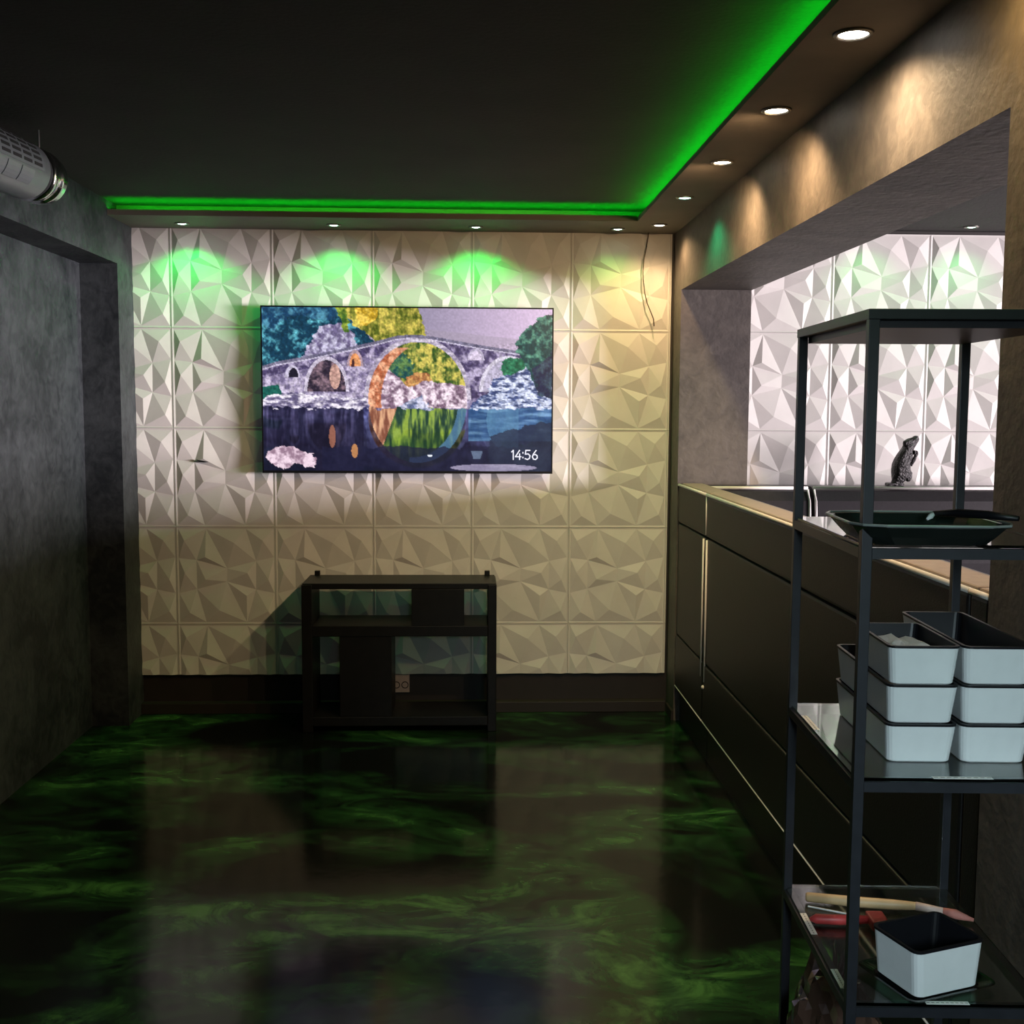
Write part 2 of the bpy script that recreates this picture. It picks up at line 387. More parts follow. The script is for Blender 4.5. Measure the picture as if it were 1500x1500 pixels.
# ================================================================== TELEVISION
def vnoise(w, h, sx, sy, seed, octv=4):
    rng = np.random.RandomState(seed); out = np.zeros((h, w)); amp = 1.0; tot = 0
    for o_ in range(octv):
        gx, gy = int(sx * 2 ** o_) + 2, int(sy * 2 ** o_) + 2
        g = rng.rand(gy, gx)
        X = np.linspace(0, gx - 1.001, w); Y = np.linspace(0, gy - 1.001, h)
        xi, yi = X.astype(int), Y.astype(int); fx, fy = X - xi, Y - yi
        fx = fx * fx * (3 - 2 * fx); fy = fy * fy * (3 - 2 * fy)
        a = g[np.ix_(yi, xi)]; b = g[np.ix_(yi, xi + 1)]; c = g[np.ix_(yi + 1, xi)]; d = g[np.ix_(yi + 1, xi + 1)]
        out += amp * ((a * (1 - fx) + b * fx) * (1 - fy[:, None]) + (c * (1 - fx) + d * fx) * fy[:, None]); tot += amp; amp *= 0.6
    return out / tot

def screen_picture(W, H):
    """river with a stone arch bridge; coordinates are 1390 x 787 units"""
    U, V = np.meshgrid(np.linspace(0, 1390, W), np.linspace(0, 787, H))
    n1 = vnoise(W, H, 26, 15, 1, 4); n2 = vnoise(W, H, 60, 34, 2, 3); n3 = vnoise(W, H, 70, 8, 3, 3); n4 = vnoise(W, H, 14, 50, 4, 3)
    nf = vnoise(W, H, 180, 102, 7, 2); nr = vnoise(W, H, 44, 60, 9, 3)
    img = np.zeros((H, W, 3))
    def put(mask, c0, c1=None, t=None, k=1.0):
        c0 = np.array(c0, float)
        col = c0 if c1 is None else c0 + (np.array(c1, float) - c0) * np.clip(t, 0, 1)[..., None]
        m = np.clip(mask.astype(float), 0, 1)[..., None] * k
        img[:] = img * (1 - m) + col * m
    def poly(pts):
        m = np.zeros((H, W), bool); p = pts
        jx = (n2 - .5) * 40; jy = (n1 - .5) * 40; X, Y = U + jx, V + jy
        for (x0, y0), (x1, y1) in zip(p, p[1:] + p[:1]):
            if y0 == y1: continue
            c = ((y0 > Y) != (y1 > Y)) & (X < (x1 - x0) * (Y - y0) / (y1 - y0) + x0); m ^= c
        return m
    def ell(cx, cy, rx, ry, upper=True):
        m = ((U - cx) / rx) ** 2 + ((V - cy) / ry) ** 2 < 1
        return (m & (V <= cy)) if upper else m
    cn = lambda n, a=.35, b=.65: (n - a) / (b - a)
    put(np.ones((H, W)), (150, 140, 165), (215, 190, 220), (U - 760) / 560)
    put(V > 95 + (U - 730) * 0.10, (150, 140, 158), (185, 168, 190), (U - 700) / 600, .7)
    sky = V < np.interp(U, [0, 735, 770, 800, 860, 1080, 1230, 1400], [0, 0, 60, 130, 142, 180, 160, 0])
    # woods behind
    put(poly([(-30, -30), (400, -30), (430, 60), (560, 190), (-30, 320)]), (18, 55, 78), (95, 175, 190), cn(n2, .45, .75))
    put(poly([(-30, -30), (390, -30), (330, 60), (120, 40), (60, 110), (-30, 60)]), (25, 62, 95), (80, 140, 165), cn(n2))
    put(poly([(280, 90), (380, 70), (440, 120), (460, 200), (180, 250), (240, 150)]), (105, 95, 130), (200, 195, 220), cn(n2))
    put(poly([(350, -30), (735, -30), (770, 60), (800, 150), (540, 160), (440, 80)]), (80, 92, 28), (208, 190, 88), cn(n3 * .5 + n2 * .5, .36, .64))
    put(poly([(430, -30), (560, -30), (540, 60), (470, 90)]), (175, 140, 35), (240, 205, 90), cn(n2))
    put(poly([(350, -30), (400, -30), (420, 90), (390, 120)]), (60, 95, 35), (150, 165, 60), cn(n2))
    # bridge body under the deck line
    dx = [-10, 60, 220, 410, 560, 640, 705, 780, 860, 960, 1080, 1220, 1400]; dy = [285, 262, 232, 190, 155, 133, 127, 130, 142, 160, 180, 200, 215]
    deck = np.interp(U, dx, dy)
    stone = cn(n2, .35, .68)
    put(V > deck, (72, 62, 98), (172, 160, 190), stone)
    put((V > deck) & (V < deck + 14), (70, 66, 92), (150, 145, 168), n2)
    put((V > deck + 14) & (V < deck + 20), (190, 182, 205))
    put((U < 520) & (V > deck + 60), (150, 138, 170), (214, 202, 222), cn(n2), .55)
    # big arch
    cx, cy, rx, ry = 742, 440, 238, 278
    put(ell(cx, cy, rx + 20, ry + 22) & (V > deck + 14), (205, 195, 212), (150, 140, 165), cn(n4))
    arch = (ell(cx, cy, rx, ry)) | ((np.abs(U - cx) < rx) & (V > cy) & (V < 480))
    put(arch, (52, 82, 34), (205, 190, 92), cn(n3 * .4 + n2 * .6, .38, .62) + (U - 760) / 900)
    put(arch & poly([(560, 250), (640, 180), (720, 260), (720, 345), (600, 340)]), (25, 70, 75), (95, 130, 75), cn(n2))
    put(arch & poly([(680, 330), (780, 300), (820, 350), (800, 420), (680, 410)]), (150, 95, 60), (215, 165, 100), cn(n2))
    put(arch & poly([(500, 210), (570, 240), (620, 320), (690, 380), (820, 350), (1000, 370), (1000, 500), (490, 500)]), (120, 95, 115), (235, 215, 228), cn(n2, .32, .62))
    put(arch & (U < cx - rx * np.sqrt(np.clip(1 - ((V - cy) / ry) ** 2, 0, 1)) + 62) & (V > 190), (168, 92, 62), (238, 176, 140), cn(n2))
    # side arches and little windows
    put(ell(305, 402, 108, 168), (196, 186, 206)); put(ell(305, 402, 92, 150), (44, 36, 52), (128, 104, 116), cn(n2))
    put(ell(345, 330, 26, 60, False), (215, 175, 160), (150, 110, 105), n2); put(ell(305, 470, 150, 60, False), (150, 140, 168), (205, 195, 215), cn(n2))
    put(ell(142, 335, 36, 58), (190, 182, 205)); put(ell(147, 335, 24, 45), (30, 26, 42))
    put(ell(442, 280, 38, 78), (176, 150, 160)); put(ell(442, 280, 27, 62), (205, 120, 70), (245, 185, 130), n2); put(ell(432, 282, 8, 38), (70, 40, 42))
    put(ell(1023, 248, 40, 58), (186, 176, 200)); put(ell(1023, 248, 30, 44), (212, 198, 222))
    put(ell(1180, 400, 142, 175) & (V > deck + 14), (205, 198, 215)); put(ell(1180, 400, 124, 157), (168, 160, 186), (190, 182, 205), n1)
    put(poly([(1140, 270), (1180, 235), (1270, 230), (1260, 300), (1160, 320)]), (20, 85, 62), (60, 140, 100), cn(n2))
    # rocks along the shore
    put(poly([(-20, 400), (120, 415), (320, 430), (500, 440), (520, 500), (-20, 500)]), (96, 88, 122), (234, 226, 240), cn(nr, .34, .62))
    put(poly([(-20, 370), (80, 375), (100, 420), (-20, 440)]), (15, 75, 70), (40, 110, 95), n2)
    put(poly([(640, 470), (760, 420), (800, 470), (850, 500), (640, 510)]), (90, 100, 135), (205, 205, 228), cn(n2))
    put(poly([(975, 490), (1080, 400), (1100, 345), (1180, 310), (1290, 290), (1400, 360), (1400, 510), (975, 510)]), (58, 72, 118), (216, 222, 245), cn(nr, .36, .6))
    put(poly([(1210, 170), (1270, 100), (1330, 40), (1400, 10), (1400, 440), (1320, 400), (1270, 290), (1235, 230)]), (22, 62, 66), (92, 150, 128), cn(n2, .42, .72))
    put(poly([(1290, 290), (1400, 200), (1400, 440), (1320, 410)]), (28, 34, 66), (60, 80, 95), cn(n2))
    # water: the upper part mirrored, tinted, streaked
    wl = 484
    yy = np.linspace(0, 787, H); src = np.clip(wl - (yy - wl) * 1.12, 0, wl)
    mir = img[np.clip((src / 787 * (H - 1)).astype(int), 0, H - 1)]
    mir = (mir + np.roll(mir, 1, 0) + np.roll(mir, 2, 0) + np.roll(mir, -1, 0)) / 4
    lo = np.clip((V - wl) / 300, 0, 1)
    water = V > wl + (nr - .5) * 44
    tint = np.array((.46, .50, .70)) * (1 - .55 * lo[..., None]) * (.65 + .7 * n3[..., None])
    wimg = mir * tint
    img[water] = wimg[water]
    put(water & (U < 480), (22, 20, 42), (92, 84, 118), cn(n3, .42, .8) * (1 - lo), .72)
    a2 = (((U - 742) / 236) ** 2 + ((V - 455) / 292) ** 2 < 1) & water
    put(a2, (26, 60, 40), (150, 180, 60), cn(n3, .42, .66) * (1.15 - lo), .85)
    put(a2 & (U < 640 - 110 * lo), (140, 80, 62), (232, 172, 140), cn(n3, .35, .6), .9)
    put((((U - 742) / 236) ** 2 + ((V - 455) / 292) ** 2 < 1) & water & (((U - 720) / 216) ** 2 + ((V - 450) / 270) ** 2 > 1) & (U > 700), (80, 120, 160), k=.8)
    put(water & (U > 985) & (V < 640), (40, 84, 130), (130, 180, 215), cn(n4, .35, .7) * (1 - lo), .75)
    put((((U - 1200) / 125) ** 2 + ((V - 540) / 160) ** 2 < 1) & water & (U < 1230), (110, 160, 190), (70, 110, 150), n3, .6)
    put(water & (V > 690 - 40 * n1) & (U > 280), (16, 18, 42), (40, 40, 70), n1, .75)
    put(water & poly([(1090, 620), (1190, 590), (1260, 560), (1420, 540), (1420, 800), (1080, 800)]), (22, 26, 52), (50, 60, 80), n1, .8)
    put(((U - 330) / 16) ** 2 + ((V - 620) / 55) ** 2 < 1, (190, 120, 90), k=.7); put(((U - 437) / 16) ** 2 + ((V - 690) / 34) ** 2 < 1, (220, 150, 90), k=.8)
    put((np.abs(U - 1028) < 28 - (V - 690) * .3) & (np.abs(V - 708) < 20), (120, 140, 165), k=.7)
    put(poly([(14, 690), (60, 668), (150, 680), (240, 705), (255, 775), (200, 775), (150, 740), (110, 775), (20, 740)]), (150, 120, 140), (235, 210, 225), cn(n2, .3, .6))
    put(((U - 1110) / 210) ** 2 + ((V - 770) / 18) ** 2 < 1, (128, 120, 150), (190, 180, 205), n4, .85)
    put(((U - 800) / 12) ** 2 + ((V - 712) / 5) ** 2 < 1, (230, 235, 245))
    img *= (1 + (nf - .5) * np.where((V < wl) & ~sky, .55, .15))[..., None]
    return np.clip(img, 0, 255)

TVX0, TVX1, TVZ0, TVZ1, TVY = -1.027, 0.430, 1.240, 2.070, 5.690
tv = thing('television', 'large flat television on the faceted wall showing a stone bridge', 'television', ((TVX0 + TVX1) / 2, D - 0.03, TVZ0))
def tvb(name, m, x0, x1, y0, y1, z0, z1, par=None, bev=0.0):
    cx = (TVX0 + TVX1) / 2; oy = D - 0.03
    return bx(name, M[m], (x0 - cx, x1 - cx, y0 - oy, y1 - oy, z0 - TVZ0, z1 - TVZ0), par or tv, bev)
tvb('housing', 'black_gloss', TVX0 + .02, TVX1 - .02, TVY + .012, D - .034, TVZ0 + .03, TVZ1 - .03, None, .004)
tvb('wall_bracket', 'black_metal', -.55, -.05, D - .034, D - .004, 1.5, 1.8)
bm = bmesh.new(); cx = (TVX0 + TVX1) / 2; oy = D - .03
for a in ((TVX0, TVX1, TVZ0, TVZ0 + .012), (TVX0, TVX1, TVZ1 - .007, TVZ1), (TVX0, TVX0 + .007, TVZ0 + .012, TVZ1 - .007), (TVX1 - .007, TVX1, TVZ0 + .012, TVZ1 - .007)):
    box(bm, a[0] - cx, a[1] - cx, TVY - .002 - oy, TVY + .012 - oy, a[2] - TVZ0, a[3] - TVZ0)
obj('bezel', bm, M['black_gloss'], tv)
W_, H_ = 430, 244
pic = screen_picture(W_, H_) / 255.0
pic = np.where(pic <= .04045, pic / 12.92, ((pic + .055) / 1.055) ** 2.4)
xs = np.linspace(TVX0 + .007, TVX1 - .007, W_) - cx; zs = np.linspace(TVZ1 - .007, TVZ0 + .012, H_) - TVZ0
verts = np.stack([np.tile(xs, H_), np.full(W_ * H_, TVY + .001 - oy), np.repeat(zs, W_)], 1)
idx = np.arange(W_ * H_).reshape(H_, W_)
quads = np.stack([idx[:-1, :-1], idx[1:, :-1], idx[1:, 1:], idx[:-1, 1:]], -1).reshape(-1, 4)
me = bpy.data.meshes.new('screen'); me.from_pydata(verts.tolist(), [], quads.tolist())
at_ = me.color_attributes.new('picture', 'FLOAT_COLOR', 'POINT')
at_.data.foreach_set('color', np.concatenate([pic.reshape(-1, 3), np.ones((W_ * H_, 1))], 1).astype(np.float32).ravel())
m, nt, b = new_mat('lit screen')
an = nt.nodes.new('ShaderNodeVertexColor'); an.layer_name = 'picture'
nt.links.new(an.outputs['Color'], b.inputs['Emission Color']); b.inputs['Emission Strength'].default_value = 1.12
b.inputs['Base Color'].default_value = (0.004, 0.004, 0.005, 1); b.inputs['Roughness'].default_value = 0.3
me.materials.append(m); scr = bpy.data.objects.new('screen', me); COL.objects.link(scr); scr.parent = tv
scr['label'] = 'lit screen with a bridge and river picture'
# clock digits on the screen
def stroke(bm, pts, w, y):
    for (x0, z0), (x1, z1) in zip(pts, pts[1:]):
        d = Vector((x1 - x0, 0, z1 - z0)); L = d.length; d /= L; n = Vector((-d.z, 0, d.x)) * w / 2; e = d * w * .35
        a, c = Vector((x0, y, z0)) - e, Vector((x1, y, z1)) + e
        bm.faces.new([bm.verts.new(p) for p in (a + n, c + n, c - n, a - n)])
bm = bmesh.new(); s = .046; y_ = TVY - .0005 - oy; bx0 = .222 - cx; bz = 1.312 - TVZ0; w = .0062
def dig(pts, off): stroke(bm, [(bx0 + off + px * s, bz + pz * s) for px, pz in pts], w, y_)
dig([(.02, .82), (.2, 1), (.2, 0)], 0.0)
dig([(.45, 1), (.0, .3), (.62, .3)], .020); dig([(.46, .62), (.46, 0)], .020)
for zc in (.72, .2): dig([(0, zc - .03), (0, zc + .06)], .058)
dig([(.55, 1), (.1, 1), (.05, .58), (.35, .62), (.56, .42), (.5, .12), (.28, 0), (.02, .1)], .068)
dig([(.45, 1), (.15, .6), (.04, .3), (.15, .05), (.4, .0), (.58, .18), (.56, .42), (.36, .56), (.12, .48)], .104)
obj('clock_digits', bm, emit_mat('clock white', (.85, .85, .95), 1.0), scr)

# ================================================================== TV STAND
st = thing('media_stand', 'low black open shelving stand beneath the television', 'tv stand', (-.325, 5.52, 0))
SX0, SX1, SY0, SY1 = -.795 + .325, .142 + .325, 5.37 - 5.52, 5.66 - 5.52
bx('side_panel', M['black_wood'], (SX0, SX0 + .05, SY0, SY1, 0, .722), st, .003)
bx('side_panel', M['black_wood'], (SX1 - .042, SX1, SY0, SY1, 0, .722), st, .003)
bx('top_board', M['black_wood'], (SX0 + .004, SX1 - .004, SY0 + .006, SY1, .700, .728), st, .003)
bx('middle_shelf', M['black_wood'], (SX0 + .05, SX1 - .042, SY0, SY1, .470, .522), st, .003)
bx('bottom_board', M['black_wood'], (SX0 + .05, SX1 - .042, SY0, SY1, .03, .075), st, .003)
bx('cabinet_box', M['black_wood'], (-.268 + .325, -.015 + .325, SY0 + .004, SY1, .522, .700), st, .002)
bx('cabinet_box', M['black_wood'], (-.615 + .325, -.365 + .325, SY0 + .004, SY1, .075, .470), st, .002)
for sx in (SX0 + .03, SX1 - .055):
    bx('corner_peg', M['black_wood'], (sx, sx + .026, SY1 - .03, SY1 - .005, .728, .752), st, .002)

# wall socket seen through the stand
so = thing('wall_socket', 'pale double wall socket low on the plinth behind the stand', 'socket', (-.345, D + .012, .145))
bx('face_plate', M['socket'], (-.046, .046, -.012, 0, -.048, .048), so, .003)
for sx in (-.021, .023):
    bm = bmesh.new(); lathe(bm, [(.0185, -.012), (.0185, -.0145), (.0145, -.0145), (.0145, -.0125)], 24, 'Y', (sx, 0, -.008))
    obj('socket_ring', bm, M['dark_slot'], so)

# hanging cable
bm = bmesh.new(); tube(bm, [(.905, 5.715, ZS), (.896, 5.715, 2.38), (.883, 5.712, 2.318), (.879, 5.712, 2.26), (.881, 5.712, 2.216), (.890, 5.714, 2.15), (.903, 5.715, 2.10), (.925, 5.715, 2.05), (.937, 5.715, 2.02), (.940, 5.715, 1.986)], .0028, 6)
tag(obj('cable', bm, M['cable'], None, True), 'thin brown cable dangling from soffit down the right corner panels', 'cable')

# ================================================================== DUCT-LIKE UNIT AT LEFT
AX = math.radians(-5.5)
ac = thing('air_unit', 'silver tubular air heater with slotted grille hung below the ceiling', 'air heater', (-1.475, 4.10, 2.355), AX)
R_ = .094
bm = bmesh.new(); rings = lathe(bm, [(.001, -.95), (R_ * .9, -.95), (R_, -.935), (R_, -.168), (R_ - .004, -.162)], 48, 'Y'); obj('casing', bm, M['silver'], ac, True)
bm = bmesh.new(); lathe(bm, [(R_ - .008, -.166), (R_ - .010, -.13)], 48, 'Y'); obj('joint_band', bm, M['dark_slot'], ac, True)
bm = bmesh.new(); lathe(bm, [(R_ - .012, -.134), (R_ - .001, -.132), (R_ - .001, -.112), (R_ - .007, -.108), (R_ - .007, -.074), (R_ - .002, -.070), (R_ - .002, -.058), (R_ - .007, -.054), (R_ - .009, -.022), (R_ - .018, -.006), (R_ - .04, 0.0), (.001, .002)], 48, 'Y')
obj('end_cap', bm, M['chrome'], ac, True)
def arc_box(bm, a0, a1, y0, y1, r0, r1, n=3):
    a = [a0 + (a1 - a0) * i / n for i in range(n + 1)]
    P = lambda r, t, y: bm.verts.new((r * math.cos(t), y, r * math.sin(t)))
    for t0, t1 in zip(a, a[1:]):
        v = [P(r1, t0, y0), P(r1, t0, y1), P(r1, t1, y1), P(r1, t1, y0)]; bm.faces.new(v)
    for y in (y0, y1): bm.faces.new([P(r1, t, y) for t in a] + [P(r0, t, y) for t in a[::-1]])
    for t in (a0, a1): bm.faces.new((P(r0, t, y0), P(r0, t, y1), P(r1, t, y1), P(r1, t, y0)))
bm = bmesh.new(); arc_box(bm, math.radians(-8), math.radians(62), -.86, -.215, R_ - .004, R_ + .002, 10); obj('grille_plate', bm, M['silver'], ac)
bm = bmesh.new()
for i in range(9):
    for j in range(5):
        a0 = math.radians(-2 + j * 12.2); y0 = -.285 - i * .07
        arc_box(bm, a0, a0 + math.radians(6), y0, y0 + .052, R_ - .004, R_ + .0035)
obj('grille_slots', bm, M['dark_slot'], ac)
for i in range(7):
    bm = bmesh.new(); arc_box(bm, math.radians(-44), math.radians(-13), -.36 - i * .09, -.279 - i * .09, R_ - .004, R_ + .003, 4); obj('cover_tab', bm, M['silver'], ac)
bm = bmesh.new(); tube(bm, [(.0, -.05, R_ - .01), (0, -.05, ZC - 2.355)], .0028, 6); obj('hanging_wire', bm, M['wire'], ac)
bm = bmesh.new(); tube(bm, [(.0, -.75, R_ - .01), (0, -.75, ZC - 2.355)], .0028, 6); obj('hanging_wire', bm, M['wire'], ac)
for yy in (-.22, -.7):
    bm = bmesh.new(); tube(bm, [(-.07, yy, .03), (-.16, yy, .06)], .006, 6); obj('wall_bracket', bm, M['wire'], ac)

# ================================================================== BOOTH (back of the sofas along the opening)
def pipe(pts, r, parent, name='piping'):
    bm = bmesh.new(); tube(bm, pts, r, 8); return obj(name, bm, M['piping'], parent, True)
def booth(y0, y1, label, full, deep=True):
    t = thing('booth_sofa', label, 'booth sofa', (XR, y0, 0), 0, 'booth sofas along the opening')
    L = y1 - y0; g = .004
    bx('top_band', M['leather'], (0.004, .10, g, L - g, 1.012, 1.192), t, .010)
    bx('back_panel', M['leather'], (0.006, .10, g, L - g, .448, 1.006), t, .010)
    bx('base_panel', M['leather'], (0.002, .10, g, L - g, .186, .444), t, .006)
    bx('plinth', M['black_wood'], (0.03, .62 if deep else .12, g, L - g, 0, .18), t)
    bx('cap_pad', M['cap_leather_lit'], (.022, .125, g, L - g, 1.188, 1.204), t, .006)
    if deep:
        bx('inner_back', M['leather_side'], (.10, .20, g, L - g, .44, 1.19), t, .03)
        bx('seat', M['leather_side'], (.10, .66, g, L - g, .18, .46), t, .03)
    pipe([(.006, g, 1.196), (.006, L - g, 1.196)], .007, t)
    pipe([(.004, g, .183), (.004, L - g, .183)], .0035, t)
    if full:
        pipe([(.004, L - .010, 1.02), (.004, L - .010, 1.19)], .0045, t)
        pipe([(.002, L - .040, .37), (.002, L - .036, 1.0)], .0045, t)
    elif not deep:
        pipe([(.002, .034, .38), (.002, .030, 1.0)], .0045, t)
    return t
booth(2.285, 4.885, 'long black booth sofa back with white piping, behind the shelf unit', True)
booth(4.885, YP - .005, 'short black booth section between the white vertical piping and pillar', False, False)
b3 = booth(YNEAR + .003, 2.285, 'narrow end section of the black booth, seen through the shelf unit', False)
# studs
st2 = bpy.data.objects['booth_sofa']
bm = bmesh.new(); bmesh.ops.create_icosphere(bm, subdivisions=2, radius=.009); obj('foot_stud', bm, M['piping'], st2, True, (0.0, 2.57, .345))

# backrest sofas along the back wall of the side room
def backrest(x0, x1, label):
    t = thing('wall_bench', label, 'bench', (x0, 5.33, .012), 0, 'benches along the side room wall')
    L = x1 - x0; bm = bmesh.new(); n = 10
    prof = [(.215, .44), (.03, .46), (.0, .62), (-.005, .82), (.02, .96), (.008, 1.05), (.018, 1.12), (.05, 1.165), (.10, 1.185), (.215, 1.185)]
    a = [bm.verts.new((.006, y, z)) for y, z in prof]; b = [bm.verts.new((L - .006, y, z)) for y, z in prof]
    for i in range(len(prof) - 1): bm.faces.new((a[i], b[i], b[i + 1], a[i + 1]))
    bm.faces.new(a); bm.faces.new(b[::-1]); bm.faces.new((a[0], a[-1], b[-1], b[0]))
    obj('backrest', bm, M['leather_side'], t, False)
    bx('seat', M['leather_side'], (.0, L, -.42, .215, .18, .455), t, .03)
    bx('plinth', M['black_wood'], (.02, L - .02, -.36, .2, -.012, .18), t)
    pipe([(.006, .06, 1.180), (L - .006, .06, 1.180)], .008, t)
    for x in (.008, L - .008): pipe([(x, .0, .60), (x, -.006, .82), (x, .018, .96), (x, .006, 1.05), (x, .016, 1.12), (x, .05, 1.172)], .006, t)
    return t
backrest(1.165, 1.655, 'short dark bench back with white piping beside the grey pillar')
backrest(1.670, 3.05, 'long dark bench back with white piping carrying the figurine')

# figurine
fg = thing('figurine', 'black animal figurine sitting upright on the side room bench back', 'figurine', (2.128, 5.475, 1.1965), 0)
def skin_obj(name, pts, edges, radii, material, parent, sub=2):
    me = bpy.data.meshes.new(name); me.from_pydata(pts, edges, []); me.materials.append(material)
    o = bpy.data.objects.new(name, me); COL.objects.link(o); o.parent = parent
    sk = o.modifiers.new('skin', 'SKIN')
    for i, r in enumerate(radii):
        sv = me.skin_vertices[0].data[i]; sv.radius = (r, r) if not isinstance(r, tuple) else r; sv.use_root = (i == 0)
    su = o.modifiers.new('sub', 'SUBSURF'); su.levels = sub; su.render_levels = sub
    dp = o.modifiers.new('rough', 'DISPLACE'); tx = bpy.data.textures.new('rough', 'CLOUDS'); tx.noise_scale = .018
    dp.texture = tx; dp.strength = .007; dp.mid_level = .5
    return o
pts = [(.007, 0, .050), (.003, 0, .105), (.020, 0, .150), (.040, 0, .188), (.062, 0, .216),
       (.038, -.006, .213), (.008, -.012, .210), (.076, 0, .228), (.090, .004, .250),
       (-.018, -.012, .018), (-.042, -.014, .010), (.046, -.016, .052), (.040, -.020, .020),
       (.052, -.018, .166), (.080, -.022, .170), (.064, -.022, .132), (.048, -.022, .100)]
ed = [(0, 1), (1, 2), (2, 3), (3, 4), (4, 5), (5, 6), (4, 7), (7, 8), (0, 9), (9, 10), (0, 11), (11, 12), (2, 13), (13, 14), (14, 15), (15, 16)]
rd = [.044, .047, .038, .026, .027, .022, .015, .021, .010, .022, .011, .024, .014, .012, .009, .010, .008]
skin_obj('body', pts, ed, rd, M['statue'], fg)
bx('base_stub', M['statue'], (-.06, .02, -.03, .03, 0, .018), fg, .008)

# ================================================================== SHELF UNIT
TH = math.radians(-3.14)
FL = (.572, 1.602); SW, SD = .306, .432
BAR = .0155
def SWp(x, y, z=0):  # shelf frame -> world
    c, s_ = math.cos(TH), math.sin(TH)
    return (FL[0] + c * x - s_ * y, FL[1] + s_ * x + c * y, z)
sh = thing('shelf_unit', 'tall black metal shelving unit with glass shelves at right', 'shelf unit', SWp(0, 0), TH)
LV = [1.370, 1.022, .673, .325]
for x in (0, SW - BAR):
    for y in (0, SD - BAR):
        bx('post', M['black_metal'], (x, x + BAR, y, y + BAR, 0, 1.712), sh, .001)
bm = bmesh.new(); box(bm, -.001, SW + .001, -.001, SD + .001, 1.699, 1.714, .001); box(bm, BAR, SW - BAR, BAR, SD - BAR, 1.688, 1.699)
tp_ = obj('top_panel', bm, M['black_metal'], sh)
for zt in LV + [.04]:
    bm = bmesh.new()
    for (x0, x1, y0, y1) in ((BAR, SW - BAR, 0, BAR), (BAR, SW - BAR, SD - BAR, SD), (0, BAR, BAR, SD - BAR), (SW - BAR, SW, BAR, SD - BAR)):
        box(bm, x0, x1, y0, y1, zt - BAR, zt)
    fr = obj('shelf_frame', bm, M['black_metal'], sh)
    bx('glass_shelf' if zt > .1 else 'bottom_board', M['glass'] if zt > .1 else M['black_wood'], (.003, SW - .003, .003, SD - .003, zt + .0005, zt + .0055), sh, .0008)
ZG = [z + .0055 for z in LV]
def sticker(x0, x1, y0, y1, z, parent):
    s1 = bx('label_sticker', M['sticker'], (x0, x1, y0, y1, z, z + .0006), parent); s1['label'] = 'white paper sticker'
    bm = bmesh.new()
    n = 9
    for i in range(n):
        f0, f1 = (i + .2) / n, (i + .8) / n
        if (x1 - x0) > (y1 - y0):
            cy = (y0 + y1) / 2; box(bm, x0 + (x1 - x0) * f0, x0 + (x1 - x0) * f1, cy - .001, cy + .001, z + .0006, z + .0008)
        else:
            cxx = (x0 + x1) / 2; box(bm, cxx - .001, cxx + .001, y0 + (y1 - y0) * f0, y0 + (y1 - y0) * f1, z + .0006, z + .0008)
    obj('print_line', bm, M['sticker_ink'], s1)
sticker(.118, .206, .001, .011, ZG[1], sh); sticker(.004, .014, .25, .34, ZG[1], sh)
sticker(.003, .014, .225, .305, ZG[2], sh); sticker(.004, .015, .045, .105, ZG[2], sh); sticker(.121, .186, .001, .010, ZG[2], sh)

# ---- tray on the first glass shelf
def rounded_ring(w, d, r, n=5):
    pts = []
    for cx_, cy_, a0 in ((w / 2 - r, d / 2 - r, 0), (-w / 2 + r, d / 2 - r, PI / 2), (-w / 2 + r, -d / 2 + r, PI), (w / 2 - r, -d / 2 + r, 1.5 * PI)):
        for k in range(n): a = a0 + PI / 2 * k / (n - 1); pts.append((cx_ + r * math.cos(a), cy_ + r * math.sin(a)))
    return pts
def loft(bm, rings3, close_first=True, close_last=True):
    R = [[bm.verts.new(p) for p in ring] for ring in rings3]
    for a, b in zip(R, R[1:]):
        for k in range(len(a)): bm.faces.new((a[k], a[(k + 1) % len(a)], b[(k + 1) % len(a)], b[k]))
    if close_first: bm.faces.new(R[0][::-1])
    if close_last: bm.faces.new(R[-1])
def rr(w, d, r, z, n=5): return [(x, y, z) for x, y in rounded_ring(w, d, r, n)]
tw, td = .222, .222
tr = thing('serving_tray', 'black plastic tray with cut corners on the top glass shelf', 'tray', SWp(.104, .085, ZG[0]), TH - .03)
bm = bmesh.new(); n = 3
loft(bm, [rr(tw * .80, td * .80, .035, .0, n), rr(tw * .9, td * .9, .037, .012, n), rr(tw, td, .04, .026, n), rr(tw + .012, td + .012, .042, .028, n), rr(tw + .012, td + .012, .042, .0305, n),
          rr(tw - .006, td - .006, .038, .029, n), rr(tw * .88, td * .88, .036, .014, n), rr(tw * .78, td * .78, .034, .004, n)])
obj('tray_body', bm, M['tray_black'], tr)
bm = bmesh.new(); ring = rr(tw + .010, td + .010, .042, .0302, n); tube(bm, ring + ring[:2], .0022, 6); obj('rim', bm, M['rim_glint'], tr)  # pale tube drawn as the highlight on the rim
bm = bmesh.new()
for i in range(12):
    x = -.075 + i * .0136; box(bm, x - .002, x + .002, -.07, .07, .004, .0058)
obj('floor_ribs', bm, M['tray_black'], tr)
ut = thing('serving_tongs', 'black utensil handle lying over the right rim of the black tray', 'utensil', SWp(.175, .08, ZG[0] + .030), TH)
bm = bmesh.new(); tube(bm, [(-.025, .055, .004), (.0, .02, .008), (.03, -.02, .009), (.06, -.055, .007)], [.004, .0065, .0065, .004], 8); obj('handle', bm, M['black_gloss'], ut, True)
bm = bmesh.new(); tube(bm, [(-.040, .040, -.004), (-.032, .047, .0), (-.025, .055, .004)], [.002, .0045, .0035], 8); obj('pale_tip', bm, M['paper'], ut, True)['label'] = 'pale tip'

